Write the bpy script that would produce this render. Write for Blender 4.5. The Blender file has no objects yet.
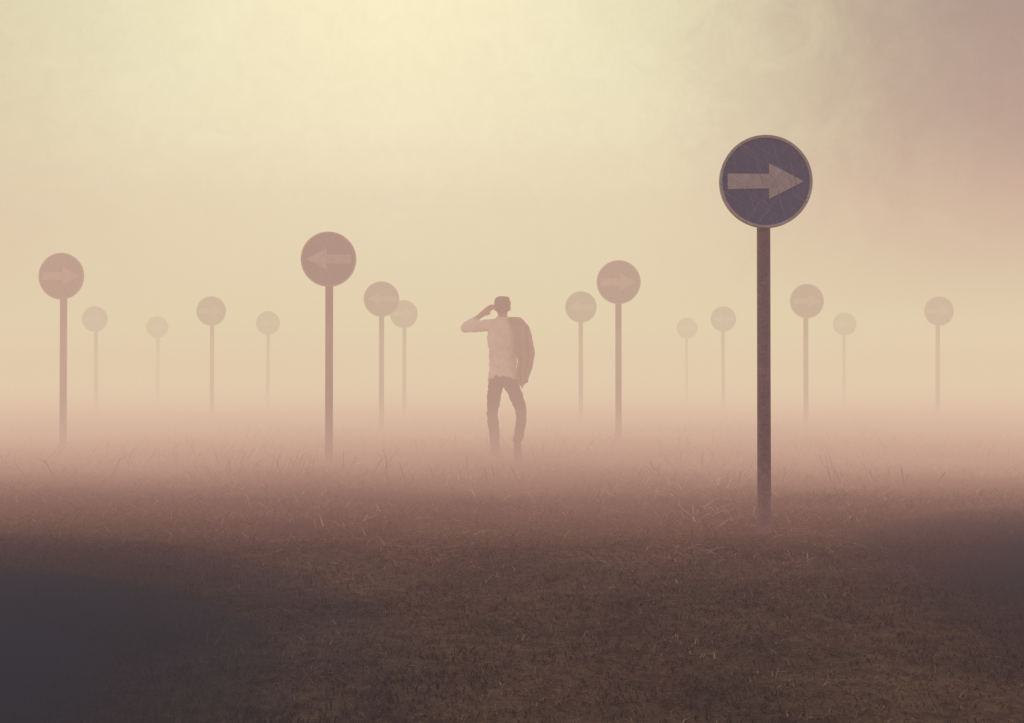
import bpy, math, random, bmesh
import numpy as np
from mathutils import Vector, Matrix
random.seed(4); rng=np.random.default_rng(7)
scene=bpy.context.scene
scene.view_settings.view_transform='Standard'; scene.view_settings.look='None'; scene.view_settings.exposure=0
F=995.0; HZ=371.0; CAMZ=0.98
def lin(r,g,b):
    f=lambda c:(c/255/12.92) if c/255<=0.04045 else ((c/255+0.055)/1.055)**2.4
    return (f(r),f(g),f(b),1)

# ---------- node helper ----------
class NT:
    def __init__(s,tree): s.t=tree; s.t.nodes.clear()
    def n(s,typ,**kw):
        nd=s.t.nodes.new(typ)
        for k,v in kw.items(): setattr(nd,k,v)
        return nd
    def set(s,sock,v):
        if v is None: return
        if isinstance(v,bpy.types.NodeSocket): s.t.links.new(v,sock)
        else: sock.default_value=v
    def math(s,op,a,b=None,clamp=False):
        m=s.n('ShaderNodeMath',operation=op,use_clamp=clamp); s.set(m.inputs[0],a)
        if b is not None: s.set(m.inputs[1],b)
        return m.outputs[0]
    def mr(s,v,a,b,c,d,smooth=True):
        m=s.n('ShaderNodeMapRange',interpolation_type='SMOOTHSTEP' if smooth else 'LINEAR')
        s.set(m.inputs['Value'],v)
        for k,x in zip(('From Min','From Max','To Min','To Max'),(a,b,c,d)): m.inputs[k].default_value=x
        return m.outputs['Result']
    def mix(s,f,a,b,bt='MIX'):
        m=s.n('ShaderNodeMix',data_type='RGBA',blend_type=bt)
        s.set(m.inputs[0],f); s.set(m.inputs[6],a); s.set(m.inputs[7],b)
        return m.outputs[2]
    def noise(s,vec,scale,detail=4,rough=.5,dist=0):
        m=s.n('ShaderNodeTexNoise'); s.set(m.inputs['Vector'],vec)
        m.inputs['Scale'].default_value=scale; m.inputs['Detail'].default_value=detail
        m.inputs['Roughness'].default_value=rough; m.inputs['Distortion'].default_value=dist
        return m.outputs[0]
    def ramp(s,f,stops):
        m=s.n('ShaderNodeValToRGB'); e=m.color_ramp.elements
        while len(e)<len(stops): e.new(.5)
        for i,(p,c) in enumerate(stops): e[i].position=p; e[i].color=c
        s.set(m.inputs[0],f); return m.outputs[0]

def surf_mat(name,build):
    m=bpy.data.materials.new(name); m.use_nodes=True; t=NT(m.node_tree)
    out=t.n('ShaderNodeOutputMaterial'); b=t.n('ShaderNodeBsdfPrincipled')
    t.t.links.new(b.outputs[0],out.inputs['Surface'])
    b.inputs['Roughness'].default_value=.85
    build(t,b); return m
def simple(name,c1,c2,scale=8,rough=.85,bump=0.3,bs=40,det=6):
    def f(t,b):
        co=t.n('ShaderNodeTexCoord').outputs['Object']
        n=t.noise(co,scale,det,.6)
        t.set(b.inputs['Base Color'],t.ramp(n,[(.35,c1),(.65,c2)]))
        b.inputs['Roughness'].default_value=rough
        bp=t.n('ShaderNodeBump'); bp.inputs['Strength'].default_value=bump; bp.inputs['Distance'].default_value=.01
        t.set(bp.inputs['Height'],t.noise(co,bs,4)); t.set(b.inputs['Normal'],bp.outputs[0])
    return surf_mat(name,f)

# ---------- camera ----------
cd=bpy.data.cameras.new('camera'); cam=bpy.data.objects.new('camera',cd); scene.collection.objects.link(cam)
cd.sensor_width=36; cd.lens=36*F/1024; cd.clip_end=3000; cd.clip_start=.05
cam.location=(0,0,CAMZ); cam.rotation_euler=(math.radians(90)+math.atan((HZ-361.5)/F),0,0)
scene.camera=cam

# ---------- world ----------
SUN_DIR=Vector((-.12,1,.40)).normalized()
w=bpy.data.worlds.new('World'); scene.world=w; w.use_nodes=True
w.cycles.sampling_method='NONE'
t=NT(w.node_tree)
out=t.n('ShaderNodeOutputWorld')
gen=t.n('ShaderNodeTexCoord').outputs['Generated']
nrm=t.n('ShaderNodeVectorMath',operation='NORMALIZE'); t.set(nrm.inputs[0],gen); d=nrm.outputs[0]
def ang_to(v):
    dp=t.n('ShaderNodeVectorMath',operation='DOT_PRODUCT'); t.set(dp.inputs[0],d); dp.inputs[1].default_value=Vector(v).normalized()
    return t.math('DIVIDE',t.math('ARCCOSINE',dp.outputs['Value']),math.pi)
a=ang_to((-.12,1,.17))
cloud=t.noise(d,3.0,4,.62,.6)
a2=t.math('ADD',a,t.math('MULTIPLY',t.math('SUBTRACT',cloud,.5),.03))
base=t.ramp(a2,[(0,lin(235,233,200)),(.075,lin(233,230,194)),(.135,lin(218,210,174)),(.19,lin(192,182,153)),(.32,lin(178,168,160)),(.6,lin(165,160,170))])
r=ang_to((.58,1,.35))
sn=t.noise(d,9,6,.74,1.2)
rf=t.mr(t.math('ADD',r,t.math('MULTIPLY',t.math('SUBTRACT',sn,.5),.08)),.01,.13,.85,0)
base=t.mix(rf,base,lin(168,143,134))
fine=t.noise(d,40,5,.8,1.0)
base=t.mix(1.0,base,t.ramp(fine,[(.3,(.955,.95,.94,1)),(.7,(1.02,1.02,1.02,1))]),'MULTIPLY')
bg1=t.n('ShaderNodeBackground'); t.set(bg1.inputs[0],base); bg1.inputs[1].default_value=1.0
sky=t.n('ShaderNodeTexSky'); sky.sky_type='NISHITA'; sky.sun_disc=False
sky.sun_elevation=math.asin(SUN_DIR.z); sky.sun_rotation=math.atan2(SUN_DIR.x,SUN_DIR.y)
sky.air_density=2; sky.dust_density=6
bg2=t.n('ShaderNodeBackground'); t.set(bg2.inputs[0],sky.outputs[0]); bg2.inputs[1].default_value=0.002
ad=t.n('ShaderNodeAddShader'); t.set(ad.inputs[0],bg1.outputs[0]); t.set(ad.inputs[1],bg2.outputs[0])
t.set(out.inputs['Surface'],ad.outputs[0])

# ---------- sun ----------
sd=bpy.data.lights.new('sun','SUN'); sd.energy=1.5; sd.angle=math.radians(14); sd.color=(1,.88,.74)
so=bpy.data.objects.new('sun',sd); scene.collection.objects.link(so); so.rotation_euler=(-SUN_DIR).to_track_quat('-Z','Y').to_euler(); so.location=(-5,40,15)

# ---------- fog (homogeneous banks) ----------
fog_parent=bpy.data.objects.new('fog',None); scene.collection.objects.link(fog_parent)
def hom(name,dens,col,ac=(0,0,0,1)):
    m=bpy.data.materials.new(name); m.use_nodes=True; t=NT(m.node_tree)
    out=t.n('ShaderNodeOutputMaterial')
    va=t.n('ShaderNodeVolumeAbsorption'); va.inputs['Color'].default_value=ac; va.inputs['Density'].default_value=dens
    em=t.n('ShaderNodeEmission'); em.inputs[0].default_value=tuple(col[i]*(1-ac[i]) for i in range(3))+(1,); em.inputs[1].default_value=dens
    ad=t.n('ShaderNodeAddShader'); t.set(ad.inputs[0],va.outputs[0]); t.set(ad.inputs[1],em.outputs[0])
    t.set(out.inputs['Volume'],ad.outputs[0]); m.cycles.homogeneous_volume=True
    return m
NB=[0]
def bank(name,y0,y1,top,dens,col,ac=(0,0,0,1),xw=90):
    NB[0]+=1; k=NB[0]*.013
    x0,x1,z0=-xw-k,xw+k,-1-k
    v=[(x0,y0,z0),(x1,y0,z0),(x1,y1,z0),(x0,y1,z0),(x0,y0,top),(x1,y0,top),(x1,y1,top),(x0,y1,top)]
    f=[(3,2,1,0),(4,5,6,7),(0,1,5,4),(1,2,6,5),(2,3,7,6),(3,0,4,7)]
    me=bpy.data.meshes.new(name); me.from_pydata(v,[],f); me.materials.append(hom(name,dens,col,ac))
    o=bpy.data.objects.new(name,me); scene.collection.objects.link(o); o.parent=fog_parent
AC=(0,.20,.13,1)
NEAR=lin(229,203,172)
bank('haze',-8.01,11.3,3.3,.019,lin(202,162,158))  # thin emissive haze added to lift the dark tones up close
bank('near_bank_1',5.6,11.9,3.05,.070,NEAR,AC)
bank('near_bank_2',7.6,10.8,2.75,.105,NEAR,AC)
bank('far_bank',11.6,141,2.95,.084,lin(234,228,184))
bank('low_bank_1',9.3,131,1.45,.028,lin(228,190,168))
bank('low_bank_2',7.9,121,.62,.032,lin(216,166,150))
bank('low_bank_3',4.3,60,.40,.052,lin(200,134,120))
def shade_vol(name,c,r,dens,col):  # dark ellipsoid volume, added only to darken a foreground side
    bm=bmesh.new(); bmesh.ops.create_icosphere(bm,subdivisions=4,radius=1,matrix=Matrix.Translation(c)@Matrix.Diagonal((*r,1)))
    me=bpy.data.meshes.new(name); bm.to_mesh(me); bm.free(); me.materials.append(hom(name,dens,col))
    o=bpy.data.objects.new(name,me); scene.collection.objects.link(o); o.parent=fog_parent
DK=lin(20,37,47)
for i,(k,dn) in enumerate(((1.0,.28),(.78,.8),(.54,1.4))):  # nested volumes added to shade the left foreground corner
    shade_vol('shade_vol_a%d'%i,(-2.2,2.6,-.05),(2.1*k,2.4*k,.47*k),dn,DK)
for i,(k,dn) in enumerate(((1.0,.3),(.7,.8))):  # smaller set added to shade the right foreground
    shade_vol('shade_vol_b%d'%i,(3.0,4.1,-.05),(1.5*k,2.3*k,.36*k),dn,lin(30,39,48))

# ---------- ground ----------
def gz(x,y):
    return .5*(0.035*math.sin(x*.9+1.3)*math.sin(y*.7)+0.03*math.sin(x*.37-y*.51+2)+.02*math.sin(x*2.1+y*1.3))
def gz_np(x,y):
    return .5*(0.035*np.sin(x*.9+1.3)*np.sin(y*.7)+0.03*np.sin(x*.37-y*.51+2)+.02*np.sin(x*2.1+y*1.3))
def side_shade(t,pos):  # mask for corner shade painted into the colour of the near field sides
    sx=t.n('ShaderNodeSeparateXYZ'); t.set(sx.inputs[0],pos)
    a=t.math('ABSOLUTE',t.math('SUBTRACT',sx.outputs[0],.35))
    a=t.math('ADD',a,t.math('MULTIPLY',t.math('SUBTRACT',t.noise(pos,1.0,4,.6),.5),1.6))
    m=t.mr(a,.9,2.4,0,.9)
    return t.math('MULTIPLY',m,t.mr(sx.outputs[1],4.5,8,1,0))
def gmat(t,b):
    pos=t.n('ShaderNodeNewGeometry').outputs['Position']
    n1=t.noise(pos,1.1,5,.6,.4); n2=t.noise(pos,14,8,.75); n3=t.noise(pos,60,4,.6)
    c=t.ramp(n1,[(.35,(.05,.035,.03,1)),(.5,(.14,.085,.06,1)),(.68,(.22,.15,.09,1))])
    c=t.mix(t.mr(n2,.35,.68,0,1),t.mix(1,c,(.25,.23,.23,1),'MULTIPLY'),c)
    c=t.mix(t.mr(n3,.4,.7,0,.4),c,(.24,.16,.11,1))
    c=t.mix(side_shade(t,pos),c,(.02,.02,.024,1))  # painted shade on the soil, left and right
    t.set(b.inputs['Base Color'],c); b.inputs['Roughness'].default_value=1
    b.inputs['Specular IOR Level'].default_value=.1
    bp=t.n('ShaderNodeBump'); bp.inputs['Strength'].default_value=1; bp.inputs['Distance'].default_value=.03
    t.set(bp.inputs['Height'],t.math('ADD',n2,t.math('MULTIPLY',n3,.4))); t.set(b.inputs['Normal'],bp.outputs[0])
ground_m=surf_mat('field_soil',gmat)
def axis(lo,hi,fine,far):
    a=list(np.arange(lo,hi,fine)); s=fine; x=hi
    while x<far: a.append(x); s*=1.35; x+=s
    a.append(far); x=lo-fine; s=fine; pre=[]
    while x>-far: pre.append(x); s*=1.35; x-=s
    pre.append(-far); return np.array(pre[::-1]+a)
ax_=axis(-14,14,.22,900); ay_=axis(-2,30,.22,900)
X,Y=np.meshgrid(ax_,ay_); 
fade=np.clip(1-(np.hypot(X,Y)-60)/100,0,1)
Z=gz_np(X,Y)*fade
nx,ny=len(ax_),len(ay_)
vs=np.stack([X.ravel(),Y.ravel(),Z.ravel()],1)
idx=np.arange(nx*ny).reshape(ny,nx)
fs=np.stack([idx[:-1,:-1].ravel(),idx[:-1,1:].ravel(),idx[1:,1:].ravel(),idx[1:,:-1].ravel()],1)
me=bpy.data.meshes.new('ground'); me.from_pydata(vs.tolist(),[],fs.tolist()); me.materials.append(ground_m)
me.polygons.foreach_set('use_smooth',np.ones(len(me.polygons),bool))
go=bpy.data.objects.new('ground',me); scene.collection.objects.link(go)

# ---------- grass ----------
def blades(name,x,y,h,wd,lean,mat,curl=.5):
    n=len(x); z=gz_np(x,y)-.004
    th=rng.uniform(0,2*np.pi,n); ph=rng.uniform(0,2*np.pi,n)
    dx,dy=np.cos(th)*wd/2,np.sin(th)*wd/2
    lx,ly=np.cos(ph)*lean*h,np.sin(ph)*lean*h
    V=np.zeros((n,5,3))
    V[:,0]=np.stack([x-dx,y-dy,z],1); V[:,1]=np.stack([x+dx,y+dy,z],1)
    mx,my,mz=x+lx*.35,y+ly*.35,z+h*.6
    V[:,2]=np.stack([mx+dx*.7,my+dy*.7,mz],1); V[:,3]=np.stack([mx-dx*.7,my-dy*.7,mz],1)
    V[:,4]=np.stack([x+lx,y+ly,z+h*(1-curl*np.minimum(lean,1.8)*.4)],1)
    me=bpy.data.meshes.new(name); me.vertices.add(n*5); me.vertices.foreach_set('co',V.ravel())
    base=np.arange(n)*5
    loops=np.stack([base,base+1,base+2,base+3,base+3,base+2,base+4],1).ravel()
    me.loops.add(n*7); me.loops.foreach_set('vertex_index',loops.astype(np.int32))
    me.polygons.add(n*2)
    ls=np.stack([np.arange(n)*7,np.arange(n)*7+4],1).ravel()
    me.polygons.foreach_set('loop_start',ls.astype(np.int32))
    at=me.attributes.new('rnd','FLOAT','POINT'); at.data.foreach_set('value',np.repeat(rng.uniform(0,1,n),5).astype(np.float32))
    me.update(calc_edges=True); me.validate(); me.materials.append(mat)
    o=bpy.data.objects.new(name,me); scene.collection.objects.link(o); return o
def grass_mat(name,cols,dark):
    def f(t,b):
        at=t.n('ShaderNodeAttribute',attribute_name='rnd').outputs['Fac']
        pos=t.n('ShaderNodeNewGeometry').outputs['Position']
        c=t.ramp(at,[(0,cols[0]),(.4,cols[1]),(.8,cols[2]),(1,cols[3])])
        n5=t.noise(pos,.9,3,.6)
        c=t.mix(t.mr(n5,.42,.6,0,.6),c,(.24,.115,.08,1))
        n=t.noise(pos,2.6,6,.78,.4)
        c=t.mix(t.mr(n,.42,.55,dark,0),c,(.022,.017,.016,1))
        c=t.mix(side_shade(t,pos),c,(.022,.022,.026,1))  # same painted side shade on the blades
        t.set(b.inputs['Base Color'],c); b.inputs['Roughness'].default_value=.9; b.inputs['Specular IOR Level'].default_value=.15
    return surf_mat(name,f)
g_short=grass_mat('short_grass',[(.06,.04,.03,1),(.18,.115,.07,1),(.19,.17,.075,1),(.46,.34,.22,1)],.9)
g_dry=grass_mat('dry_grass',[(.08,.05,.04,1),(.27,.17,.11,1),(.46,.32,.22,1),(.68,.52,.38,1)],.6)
def clumpy(n,y0,y1,p,spread=.85,pw=1.0,thr=None,sc=1.2):
    u=rng.uniform(0,1,n); y=(y0**p+u*(y1**p-y0**p))**(1/p); x=rng.uniform(-1,1,n)*(spread*y+1.2)
    if thr is not None:
        k=np.sin(x*sc+1.7*np.sin(y*sc*.8))*np.sin(y*sc*1.1+1.3*np.sin(x*sc*.7+2))+.6*np.sin(x*sc*3.1+y*sc*2.3)*np.sin(y*sc*3.7-x*sc)
        m=k+rng.normal(0,.35,n)>thr; x,y=x[m],y[m]
    return x,y
x,y=clumpy(240000,1.8,26,.35)
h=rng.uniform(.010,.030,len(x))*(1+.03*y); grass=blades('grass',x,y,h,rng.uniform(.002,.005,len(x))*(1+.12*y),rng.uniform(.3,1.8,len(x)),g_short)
x,y=clumpy(90000,5.0,34,.4,.75,thr=.1,sc=1.5)
ks=np.clip((y-4.0)/3,.3,1)
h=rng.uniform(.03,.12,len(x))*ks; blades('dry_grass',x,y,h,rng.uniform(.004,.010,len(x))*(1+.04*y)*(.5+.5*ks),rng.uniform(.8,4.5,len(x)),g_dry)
# fallen stalks lying on the field
x,y=clumpy(6500,5.6,16,.6,.75,thr=-.2,sc=1.1)
h=rng.uniform(.015,.05,len(x)); blades('fallen_stalks',x,y,h,rng.uniform(.006,.012,len(x)),rng.uniform(.12,.42,len(x))/h,g_dry,curl=1)
x,y=clumpy(20000,8.6,40,.8,.75,thr=.1,sc=.9)
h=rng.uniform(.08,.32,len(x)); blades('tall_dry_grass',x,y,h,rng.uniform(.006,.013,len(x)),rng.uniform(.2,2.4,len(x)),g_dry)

# ---------- signs ----------
def pole_m(t,b):
    co=t.n('ShaderNodeTexCoord').outputs['Object']
    n=t.noise(co,16,8,.75); n2=t.noise(co,70,4,.6)
    c=t.ramp(n,[(.3,(.15,.10,.11,1)),(.55,(.29,.19,.205,1)),(.75,(.46,.33,.33,1))])
    c=t.mix(t.mr(n2,.5,.72,0,.7),c,(.10,.045,.04,1))
    t.set(b.inputs['Base Color'],c); b.inputs['Roughness'].default_value=.7; b.inputs['Metallic'].default_value=.1
    bp=t.n('ShaderNodeBump'); bp.inputs['Strength'].default_value=.4; bp.inputs['Distance'].default_value=.004
    t.set(bp.inputs['Height'],n2); t.set(b.inputs['Normal'],bp.outputs[0])
def worn(cA,cB,cScr):
    def f(t,b):
        co=t.n('ShaderNodeTexCoord').outputs['Object']
        n=t.noise(co,9,8,.7)
        c=t.ramp(n,[(.35,cA),(.65,cB)])
        fac=None
        for rot in (.6,-.9,1.3):
            mp=t.n('ShaderNodeMapping'); mp.vector_type='TEXTURE'; mp.inputs['Rotation'].default_value=(0,rot,0); mp.inputs['Scale'].default_value=(.5,.3,.012)
            t.set(mp.inputs['Vector'],co)
            s=t.mr(t.noise(mp.outputs[0],1.6,4,.6,.5),.57,.66,0,.75)
            fac=s if fac is None else t.math('MAXIMUM',fac,s)
        sp=t.mr(t.noise(co,90,3,.6),.58,.70,0,.6)
        c=t.mix(t.math('MAXIMUM',fac,sp),c,cScr)
        t.set(b.inputs['Base Color'],c); b.inputs['Roughness'].default_value=.6
    return f
M_pole=surf_mat('weathered_steel',pole_m)
M_blue=surf_mat('blue_sign_face',worn((.04,.075,.19,1),(.06,.11,.24,1),(.24,.24,.32,1)))
M_blue_f=surf_mat('far_sign_face',worn((.09,.09,.15,1),(.14,.13,.19,1),(.28,.24,.28,1)))  # paler, greyer face for every sign but the nearest
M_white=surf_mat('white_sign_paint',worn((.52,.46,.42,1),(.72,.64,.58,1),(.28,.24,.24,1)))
M_white_f=surf_mat('far_white_paint',worn((.30,.27,.25,1),(.52,.46,.42,1),(.20,.17,.18,1)))  # duller white for every sign but the nearest
M_back=simple('sign_back',(.15,.14,.14,1),(.25,.23,.22,1))
DISC=.572; R=DISC/2; ZC=2.141
def mesh_obj(name,v,f,mat,parent,smooth=False):
    me=bpy.data.meshes.new(name); me.from_pydata(v,[],f); me.materials.append(mat); me.update()
    if smooth:
        me.polygons.foreach_set('use_smooth',np.ones(len(me.polygons),bool))
    o=bpy.data.objects.new(name,me); scene.collection.objects.link(o); o.parent=parent; return o
def lathe_y(prof,seg=72):
    v=[];f=[]
    for (r,yv) in prof:
        for i in range(seg):
            a=2*math.pi*i/seg; v.append((r*math.cos(a),yv,ZC+r*math.sin(a)))
    for j in range(len(prof)-1):
        for i in range(seg):
            k=(i+1)%seg; f.append((j*seg+i,j*seg+k,(j+1)*seg+k,(j+1)*seg+i))
    return v,f
def tube_z(prof,seg=28,cx=0,cy=0):
    v=[];f=[]
    for (r,z) in prof:
        for i in range(seg):
            a=2*math.pi*i/seg; v.append((cx+r*math.cos(a),cy+r*math.sin(a),z))
    for j in range(len(prof)-1):
        for i in range(seg):
            k=(i+1)%seg; f.append((j*seg+i,j*seg+k,(j+1)*seg+k,(j+1)*seg+i))
    f.append(tuple(range((len(prof)-1)*seg,len(prof)*seg)))
    return v,f
def prism(poly,y0,y1):
    n=len(poly); v=[(p[0],y0,ZC+p[1]) for p in poly]+[(p[0],y1,ZC+p[1]) for p in poly]
    f=[tuple(range(n)),tuple(range(2*n-1,n-1,-1))]+[(i,n+i,n+(i+1)%n,(i+1)%n) for i in range(n)]
    return v,f
def sign(px,py,right,tilt=0,yaw=0):
    Yp=F*(ZC-CAMZ)/(HZ-py); Xd=(px-512)*Yp/F; Yd=Yp+.064
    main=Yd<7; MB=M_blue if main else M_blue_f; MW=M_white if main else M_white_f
    e=bpy.data.objects.new('traffic_sign',None); scene.collection.objects.link(e)
    e.location=(Xd,Yd,0); e.rotation_euler=(0,math.radians(tilt),math.radians(yaw))
    r=.041
    v,f=tube_z([(r,-.3),(r,0),(r*1.01,.3),(r*.99,1),(r,ZC+R*.72),(r*.9,ZC+R*.76)]); mesh_obj('pole',v,f,M_pole,e,True)
    y0=-.062
    v,f=lathe_y([(0.0005,y0),(R-.018,y0)]); mesh_obj('blue_face',v,f,MB,e)
    v,f=lathe_y([(R-.0185,y0),(R-.0175,y0-.006),(R-.003,y0-.007),(R,y0-.002),(R,y0+.014),(R-.012,y0+.016),(R-.014,y0+.006),(.0005,y0+.006)])
    mesh_obj('rim',v,f,MW,e)
    s=1 if right else -1
    P=[(-.235,-.048),(.018,-.043),(.018,-.108),(.232,0),(.018,.112),(.018,.046),(-.235,.048)]
    P=[(s*a,b) for a,b in P]
    if s<0: P=P[::-1]
    v,f=prism(P,y0-.003,y0-.0005); mesh_obj('arrow',v,f,MW,e)
    for dz in (-.13,.1):
        v,f=prism([(-.06,dz-.015),(.06,dz-.015),(.06,dz+.015),(-.06,dz+.015)],y0+.0075,-.0415); mesh_obj('bracket',v,f,M_back,e)
        v,f=tube_z([(r+.004,ZC+dz-.015),(r+.004,ZC+dz+.015)]); mesh_obj('clamp',v,f,M_back,e)
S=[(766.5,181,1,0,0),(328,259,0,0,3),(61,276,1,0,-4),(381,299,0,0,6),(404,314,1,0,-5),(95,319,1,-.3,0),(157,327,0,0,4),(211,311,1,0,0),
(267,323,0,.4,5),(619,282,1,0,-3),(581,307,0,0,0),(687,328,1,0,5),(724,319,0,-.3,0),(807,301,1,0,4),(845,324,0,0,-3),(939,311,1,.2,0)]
for s in S: sign(*s)

# ---------- man ----------
MY=10.9
for _ in range(5):
    MX=(503-512)*MY/F; MY=F*(CAMZ-gz(MX,MY))/(458-HZ)
man=bpy.data.objects.new('man',None); scene.collection.objects.link(man)
man.location=(MX,MY-.1,gz(MX,MY)); man.scale=(.975,.975,.965)
def sph(bm,c,r,rot=None,seg=2):
    m=Matrix.Translation(c)
    if isinstance(r,(int,float)): r=(r,r,r)
    m=m@Matrix.Diagonal((r[0],r[1],r[2],1))
    bmesh.ops.create_icosphere(bm,subdivisions=seg,radius=1,matrix=m)
def chain(bm,pts,seg=2):
    for (p0,r0),(p1,r1) in zip(pts[:-1],pts[1:]):
        p0=Vector(p0);p1=Vector(p1)
        r0v=r0 if isinstance(r0,tuple) else (r0,)*3; r1v=r1 if isinstance(r1,tuple) else (r1,)*3
        L=(p1-p0).length; n=max(2,int(L/(min(min(r0v),min(r1v))*.35)))
        for i in range(n+1):
            k=i/n; sph(bm,p0.lerp(p1,k),tuple(a*(1-k)+b*k for a,b in zip(r0v,r1v)),None,seg)
def organic(name,builder,mat,vox=.011,smooth=6,wr=0,wscale=.12,dz=0):
    bm=bmesh.new(); builder(bm); bmesh.ops.translate(bm,verts=bm.verts,vec=(0,0,dz))
    me=bpy.data.meshes.new(name); bm.to_mesh(me); bm.free(); me.materials.append(mat)
    o=bpy.data.objects.new(name,me); scene.collection.objects.link(o); o.parent=man
    m=o.modifiers.new('r','REMESH'); m.mode='VOXEL'; m.voxel_size=vox; m.use_smooth_shade=True
    m=o.modifiers.new('s','SMOOTH'); m.factor=.5; m.iterations=smooth
    if wr:
        tx=bpy.data.textures.new(name+'_folds','CLOUDS'); tx.noise_scale=wscale; tx.noise_depth=2
        m=o.modifiers.new('d','DISPLACE'); m.texture=tx; m.strength=wr; m.mid_level=.5; m.texture_coords='LOCAL'
    return o
M_shirt=simple('shirt_cotton',(.62,.56,.52,1),(.82,.76,.7,1),6)
M_trs=simple('trousers_denim',(.03,.022,.028,1),(.06,.045,.05,1),10)
M_skin=simple('skin',(.32,.18,.12,1),(.38,.22,.15,1),10,.6,.1)
M_hair=simple('hair',(.03,.018,.012,1),(.06,.035,.025,1),40,.8,.6,120)
M_shoe=simple('shoe_leather',(.06,.035,.025,1),(.10,.06,.04,1),14,.6)
M_jkt=simple('jacket_cloth',(.2,.14,.12,1),(.34,.26,.21,1),7)
M_dark=simple('eye_dark',(.02,.015,.012,1),(.03,.02,.015,1))
HD=-.040
LS=(-.178,0,1.495); LE=(-.425,.10,1.470); LW=(-.245,.13,1.615)
RS=(.175,0,1.495); RE=(.285,.02,1.20); RW=(.225,.17,1.42)
def shirt(bm):
    chain(bm,[((0,0,.88),(.178,.125,.05)),((0,-.005,1.02),(.158,.112,.06)),((0,-.01,1.15),(.156,.110,.07)),((0,-.012,1.32),(.182,.122,.08)),((0,-.005,1.44),(.175,.108,.07)),((0,0,1.52),(.11,.08,.05)),((0,.008,1.56),(.064,.064,.025))])
    chain(bm,[((-.09,0,1.49),.075),(LS,.072),((-.30,.05,1.482),.062),(LE,.054),((-.375,.11,1.51),.050),((-.31,.122,1.565),.042)])
    chain(bm,[((.09,0,1.49),.075),(RS,.070),((.23,.01,1.36),.060),(RE,.054),((.255,.09,1.30),.048),((.23,.155,1.39),.040)])
organic('shirt',shirt,M_shirt,.011,4,.045,.07)
def trousers(bm):
    chain(bm,[((0,0,1.0),(.145,.10,.05)),((0,-.01,.90),(.160,.12,.06)),((0,-.01,.86),(.150,.115,.05))])
    chain(bm,[((-.078,-.01,.87),(.088,.10,.07)),((-.100,.08,.68),(.080,.088,.06)),((-.120,.17,.50),(.064,.068,.06)),((-.112,.20,.38),(.064,.068,.05)),((-.095,.24,.20),(.056,.062,.05)),((-.085,.26,.075),(.058,.066,.035))])
    chain(bm,[((.078,-.01,.87),(.088,.10,.07)),((.145,.05,.70),(.080,.088,.06)),((.205,.08,.53),(.064,.068,.06)),((.200,-.03,.42),(.064,.068,.05)),((.180,-.20,.31),(.056,.062,.05)),((.160,-.33,.235),(.056,.064,.035))])
organic('trousers',trousers,M_trs,.011,3,.030,.07)
def shoes(bm):
    chain(bm,[((-.085,.24,.055),(.042,.045,.05)),((-.090,.32,.04),(.045,.05,.038)),((-.102,.43,.028),(.048,.05,.026))])
    chain(bm,[((.160,-.35,.185),(.043,.045,.045)),((.160,-.30,.10),(.046,.042,.05)),((.164,-.23,.028),(.050,.05,.026))])
organic('shoes',shoes,M_shoe,.008,3)
def head(bm):
    chain(bm,[((0,0,1.55),.058),((-.004,.012,1.66),.056)])
    sph(bm,(-.006,.012,1.755),(.078,.092,.094),None,3)
    sph(bm,(-.006,.045,1.690),(.057,.058,.062),None,3)
    chain(bm,[((-.006,.098,1.755),.010),((-.006,.118,1.718),.014)])
    sph(bm,(-.006,.092,1.675),(.024,.014,.008))
    sph(bm,(-.006,.088,1.648),(.02,.02,.018))
    for s in (-1,1):
        sph(bm,(-.006+s*.083,.008,1.725),(.011,.019,.032)); sph(bm,(-.006+s*.03,.092,1.772),(.022,.012,.008))
organic('head',head,M_skin,.006,2,dz=HD)
def hair(bm):
    sph(bm,(-.006,.002,1.775),(.091,.100,.085),None,3)
    sph(bm,(-.006,-.030,1.735),(.082,.070,.080),None,3)
    chain(bm,[((-.05,.04,1.815),.042),((.035,.045,1.82),.042)])
organic('hair',hair,M_hair,.006,1,.02,.025,dz=HD)
for s in (-1,1):
    bm=bmesh.new(); sph(bm,(-.006+s*.031,.094,1.752+HD),(.012,.008,.008)); me=bpy.data.meshes.new('eye'); bm.to_mesh(me); bm.free(); me.materials.append(M_dark)
    o=bpy.data.objects.new('eye',me); scene.collection.objects.link(o); o.parent=man
def hand_raised(bm):
    chain(bm,[((-.325,.121,1.555),.036),(LW,.028)])
    a=Vector(LW); b=Vector((-.165,.135,1.68)); dirv=(b-a).normalized(); side=Vector((0,-.55,.83)); side=(side-dirv*side.dot(dirv)).normalized()
    for k in (-.028,-.010,.010,.028): chain(bm,[(a+side*k*.7,.017),(b+side*k,.015)])
    L=[.072,.082,.078,.060]
    for k,l in zip((.031,.011,-.010,-.030),L):
        p=b+side*k; q=p+dirv*l*.5; r=q+(dirv+Vector((.25,-.25,-.35))).normalized()*l*.55
        chain(bm,[(p,.010),(q,.0088),(r,.0075)])
    p=a+dirv*.03-side*.02; chain(bm,[(p,.013),(p+dirv*.03-side*.03,.011),(p+dirv*.065-side*.038,.009)])
organic('left_hand',hand_raised,M_skin,.0045,1)
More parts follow.
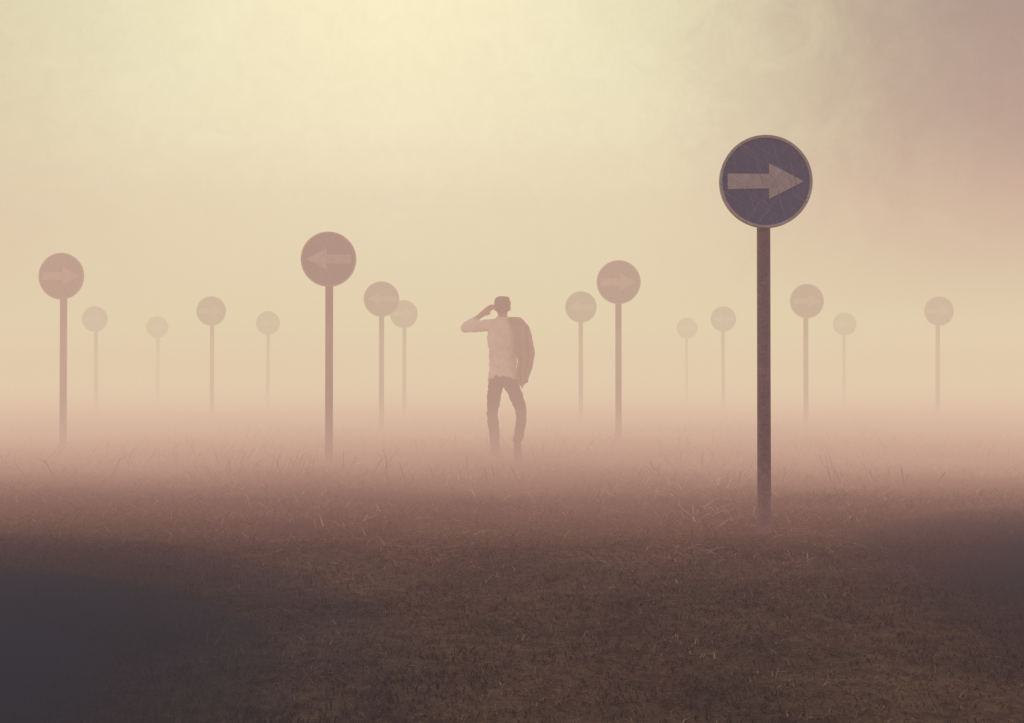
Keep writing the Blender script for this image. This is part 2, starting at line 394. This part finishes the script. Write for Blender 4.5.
def hand_hold(bm):
    chain(bm,[((.232,.15,1.38),.033),(RW,.026)])
    a=Vector(RW); b=Vector((.205,.155,1.495)); dirv=(b-a).normalized(); side=Vector((1,0,0)); side=(side-dirv*side.dot(dirv)).normalized()
    for k in (-.028,-.010,.010,.028): chain(bm,[(a+side*k*.7,.016),(b+side*k,.014)])
    for k,l in zip((-.031,-.011,.010,.030),[.07,.08,.076,.058]):
        p=b+side*k; q=p+Vector((0,-.03,.02)).normalized()*l*.5; r=q+Vector((0,-.02,-.03)).normalized()*l*.45
        chain(bm,[(p,.0095),(q,.0085),(r,.007)])
    p=a+dirv*.03-side*.025; chain(bm,[(p,.013),(p+Vector((-.02,-.015,.03)),.011),(p+Vector((-.015,-.04,.05)),.009)])
organic('right_hand',hand_hold,M_skin,.0045,1)
def collar(bm):
    for i in range(20):
        a=2*math.pi*i/20; sph(bm,(.068*math.cos(a),.008+.066*math.sin(a),1.572+.006*math.sin(a)),(.014,.014,.022))
organic('collar',collar,M_shirt,.006,2)
# jacket over right shoulder
NU,NV=28,44
prof=[(1.585,.09,.19),(1.56,.08,.225),(1.50,.09,.265),(1.40,.105,.305),(1.30,.125,.335),(1.20,.14,.345),(1.10,.15,.335),(1.00,.15,.305),(.92,.155,.275),(.85,.17,.245),(.81,.20,.225)]
vj=[]
pz=[p[0] for p in prof][::-1]; pl=[p[1] for p in prof][::-1]; pr=[p[2] for p in prof][::-1]
for j in range(NV):
    z=1.585-(1.585-.81)*j/(NV-1); l=float(np.interp(z,pz,pl)); rr=float(np.interp(z,pz,pr))
    l+=.016*math.sin(z*19)
    for i in range(NU):
        u=i/(NU-1); xx=l+(rr-l)*u
        dep=-.135-.02*math.sin(math.pi*u)+(.055*u**3)
        if z>1.46: dep+= (z-1.46)/.125*.12
        fold=.022*math.sin(u*15+z*3+1.2*math.sin(z*7))+.010*math.sin(u*31-z*6)
        fold*=min(1,(1.60-z)*3)
        vj.append((xx+.006*math.sin(z*23),dep+fold,z+.02*math.sin(u*9)*(j/NV)))
fj=[(j*NU+i,j*NU+i+1,(j+1)*NU+i+1,(j+1)*NU+i) for j in range(NV-1) for i in range(NU-1)]
o=mesh_obj('jacket',vj,fj,M_jkt,man,True)
m=o.modifiers.new('s','SOLIDIFY'); m.thickness=.014; m.offset=0
m=o.modifiers.new('v','SUBSURF'); m.levels=1; m.render_levels=1
def jk2(bm):
    chain(bm,[((.13,.03,1.56),(.04,.05,.02)),((.17,.05,1.555),(.05,.06,.022)),((.21,.13,1.52),(.045,.035,.03))])
    chain(bm,[((.14,-.03,1.56),(.045,.06,.02)),((.17,-.10,1.52),(.06,.035,.035))])
    chain(bm,[((.27,-.12,1.45),(.025,.03,.05)),((.310,-.12,1.25),(.03,.035,.05)),((.295,-.12,1.05),(.032,.03,.05)),((.245,-.13,.87),(.03,.028,.03))])
organic('jacket_sleeve',jk2,M_jkt,.010,3,.03,.05)
